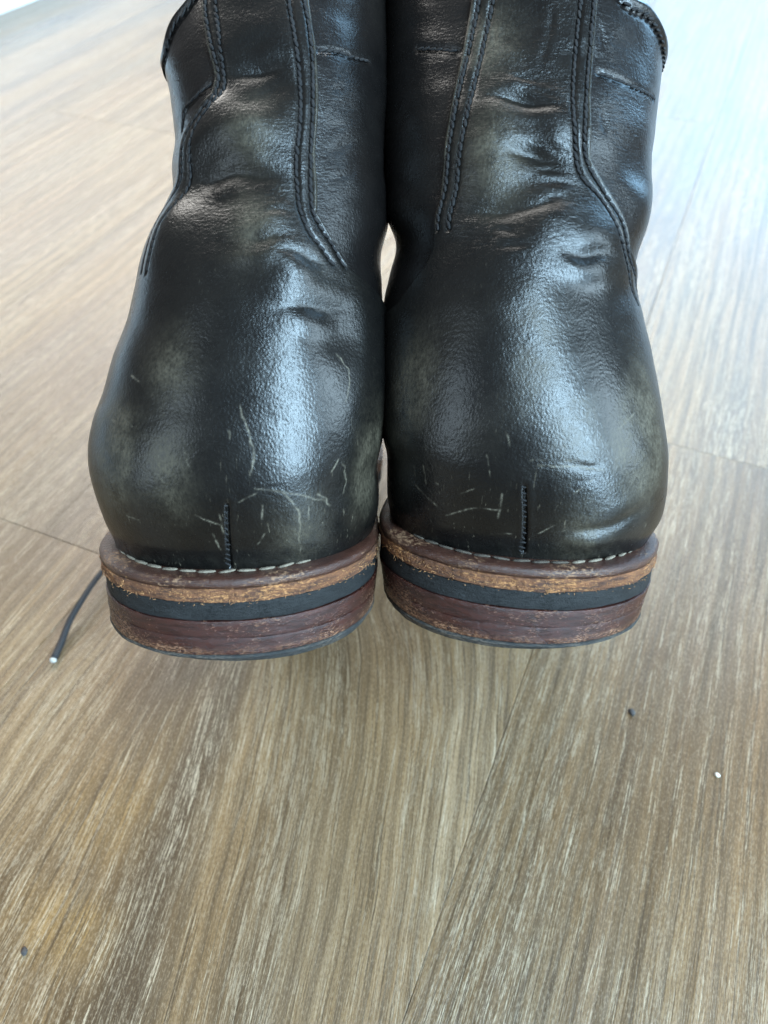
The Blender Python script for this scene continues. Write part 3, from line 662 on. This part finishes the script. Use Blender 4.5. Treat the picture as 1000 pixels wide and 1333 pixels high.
    # --- eyelets and lacing at the front
    bm = bmesh.new(); ring_ = []
    for i in range(14):
        for j in range(6):
            u, w2 = 2*math.pi*i/14, 2*math.pi*j/6; ring_.append(bm.verts.new(((.0032+.0009*math.cos(w2))*math.cos(u), (.0032+.0009*math.cos(w2))*math.sin(u), .0009*math.sin(w2))))
    for i in range(14):
        for j in range(6): bm.faces.new([ring_[i*6+j], ring_[(i+1) % 14*6+j], ring_[(i+1) % 14*6+(j+1) % 6], ring_[i*6+(j+1) % 6]])
    em = bpy.data.meshes.new('eyelet'); bm.to_mesh(em); bm.free(); em.materials.append(M_METAL)
    hs = np.linspace(.088, .142, 5); cross = []
    for i, h in enumerate(hs):
        for a in (-160, 160):
            p, n = surf_n(b, np.array([a*1.]), np.array([h])); d, _ = relief(side, p)
            o = bpy.data.objects.new('eyelet', em); COL.objects.link(o); o.parent = root
            o.location = p[0]+n[0]*(d[0]+.0006); o.rotation_euler = Vector(n[0]).to_track_quat('Z', 'Y').to_euler()
    def on(a, h, off=.003):
        p, n = surf_n(b, np.array([a*1.]), np.array([h])); return p[0]+n[0]*off
    pts = []
    for i in range(5):
        A = (-160, 160) if i % 2 == 0 else (160, -160)
        pts += [on(A[0], hs[i], .0012), on(A[0]*1.06 if abs(A[0]) < 170 else A[0], hs[i]+.003), on(180, hs[i]+.005, .004), on(A[1]*1.06, hs[i]+.008), on(A[1], min(hs[i]+.011, .150), .0012)]
    link('front_lacing', tube_mesh(resample(pts, 120), .0014), M_LACE, root)
    return root

left = build_boot('L', 'left boot of the worn black leather pair, loose lace beside its heel')
right = build_boot('R', 'right boot of the worn black leather pair, standing in front of the blue window glare')

# ---------------------------------------------------------------- the left boot's lace, its end lying on the floor
bpy.context.view_layer.update()
world_pts = [(-0.135, 0.1811, 0.0018), (-0.1341, 0.1885, 0.002), (-0.1322, 0.1991, 0.0045), (-0.1292, 0.2073, 0.0065), (-0.1265, 0.2173, 0.0065), (-0.1236, 0.2277, 0.005), (-0.1187, 0.2436, 0.003), (-0.1141, 0.2631, 0.002)]
bl = BOOTS['L']; p0, n0 = surf_n(bl, np.array([-160.]), np.array([.142]))
M = left.matrix_world; top = M @ Vector(p0[0]+n0[0]*.003)
mid = [Vector(p) for p in world_pts]
far = [Vector((-.100, .335, .004)), Vector((-.092, .372, .022)), Vector((top.x-.012, top.y+.02, top.z-.02)), top]
path = resample(np.array([list(q) for q in mid+far]), 160)
inv = M.inverted(); loc = np.array([list(inv @ Vector(q)) for q in path])
rad = np.full(160, .00125); rad[:14] = np.linspace(.00150, .0013, 14)
lace = link('lace', tube_mesh(loc, rad, 10, .9), M_LACE, left)
tip = loc[:2]; dirn = (loc[0]-loc[1])/np.linalg.norm(loc[0]-loc[1])
link('lace_end', tube_mesh(np.array([loc[0]-dirn*.0002, loc[0]+dirn*.0009, loc[0]+dirn*.0014]), np.array([.00146, .0014, .0009]), 10, .9), M_LACETIP, lace)

# ---------------------------------------------------------------- specks on the floor
def crumb(name, loc, size, mat, label, seed):
    bm = bmesh.new(); bmesh.ops.create_icosphere(bm, subdivisions=2, radius=1)
    r = random.Random(seed)
    for v in bm.verts: v.co = Vector((v.co.x*size[0], v.co.y*size[1], v.co.z*size[2]))*(1+r.uniform(-.28, .28))
    me = bpy.data.meshes.new(name); bm.to_mesh(me); bm.free()
    o = tag(link(name, me, mat), label, 'speck'); o.location = (loc[0], loc[1], size[2]*.8); o.rotation_euler = (0, 0, r.uniform(0, 3)); return o
crumb('floor_speck', (0.0965, 0.1577), (0.0011, 0.0018, 0.0008), M_GRIT, 'dark speck of grit on the bare floor at the lower right', 1)
crumb('floor_speck', (0.1224, 0.1319), (0.0008, 0.001, 0.0007), M_CRUMB, 'tiny white crumb on the floor by the right edge', 2)
crumb('floor_speck', (-0.1139, 0.0733), (0.0012, 0.001, 0.0007), M_GRIT, 'dark speck of grit on the floor near the bottom left corner', 3)
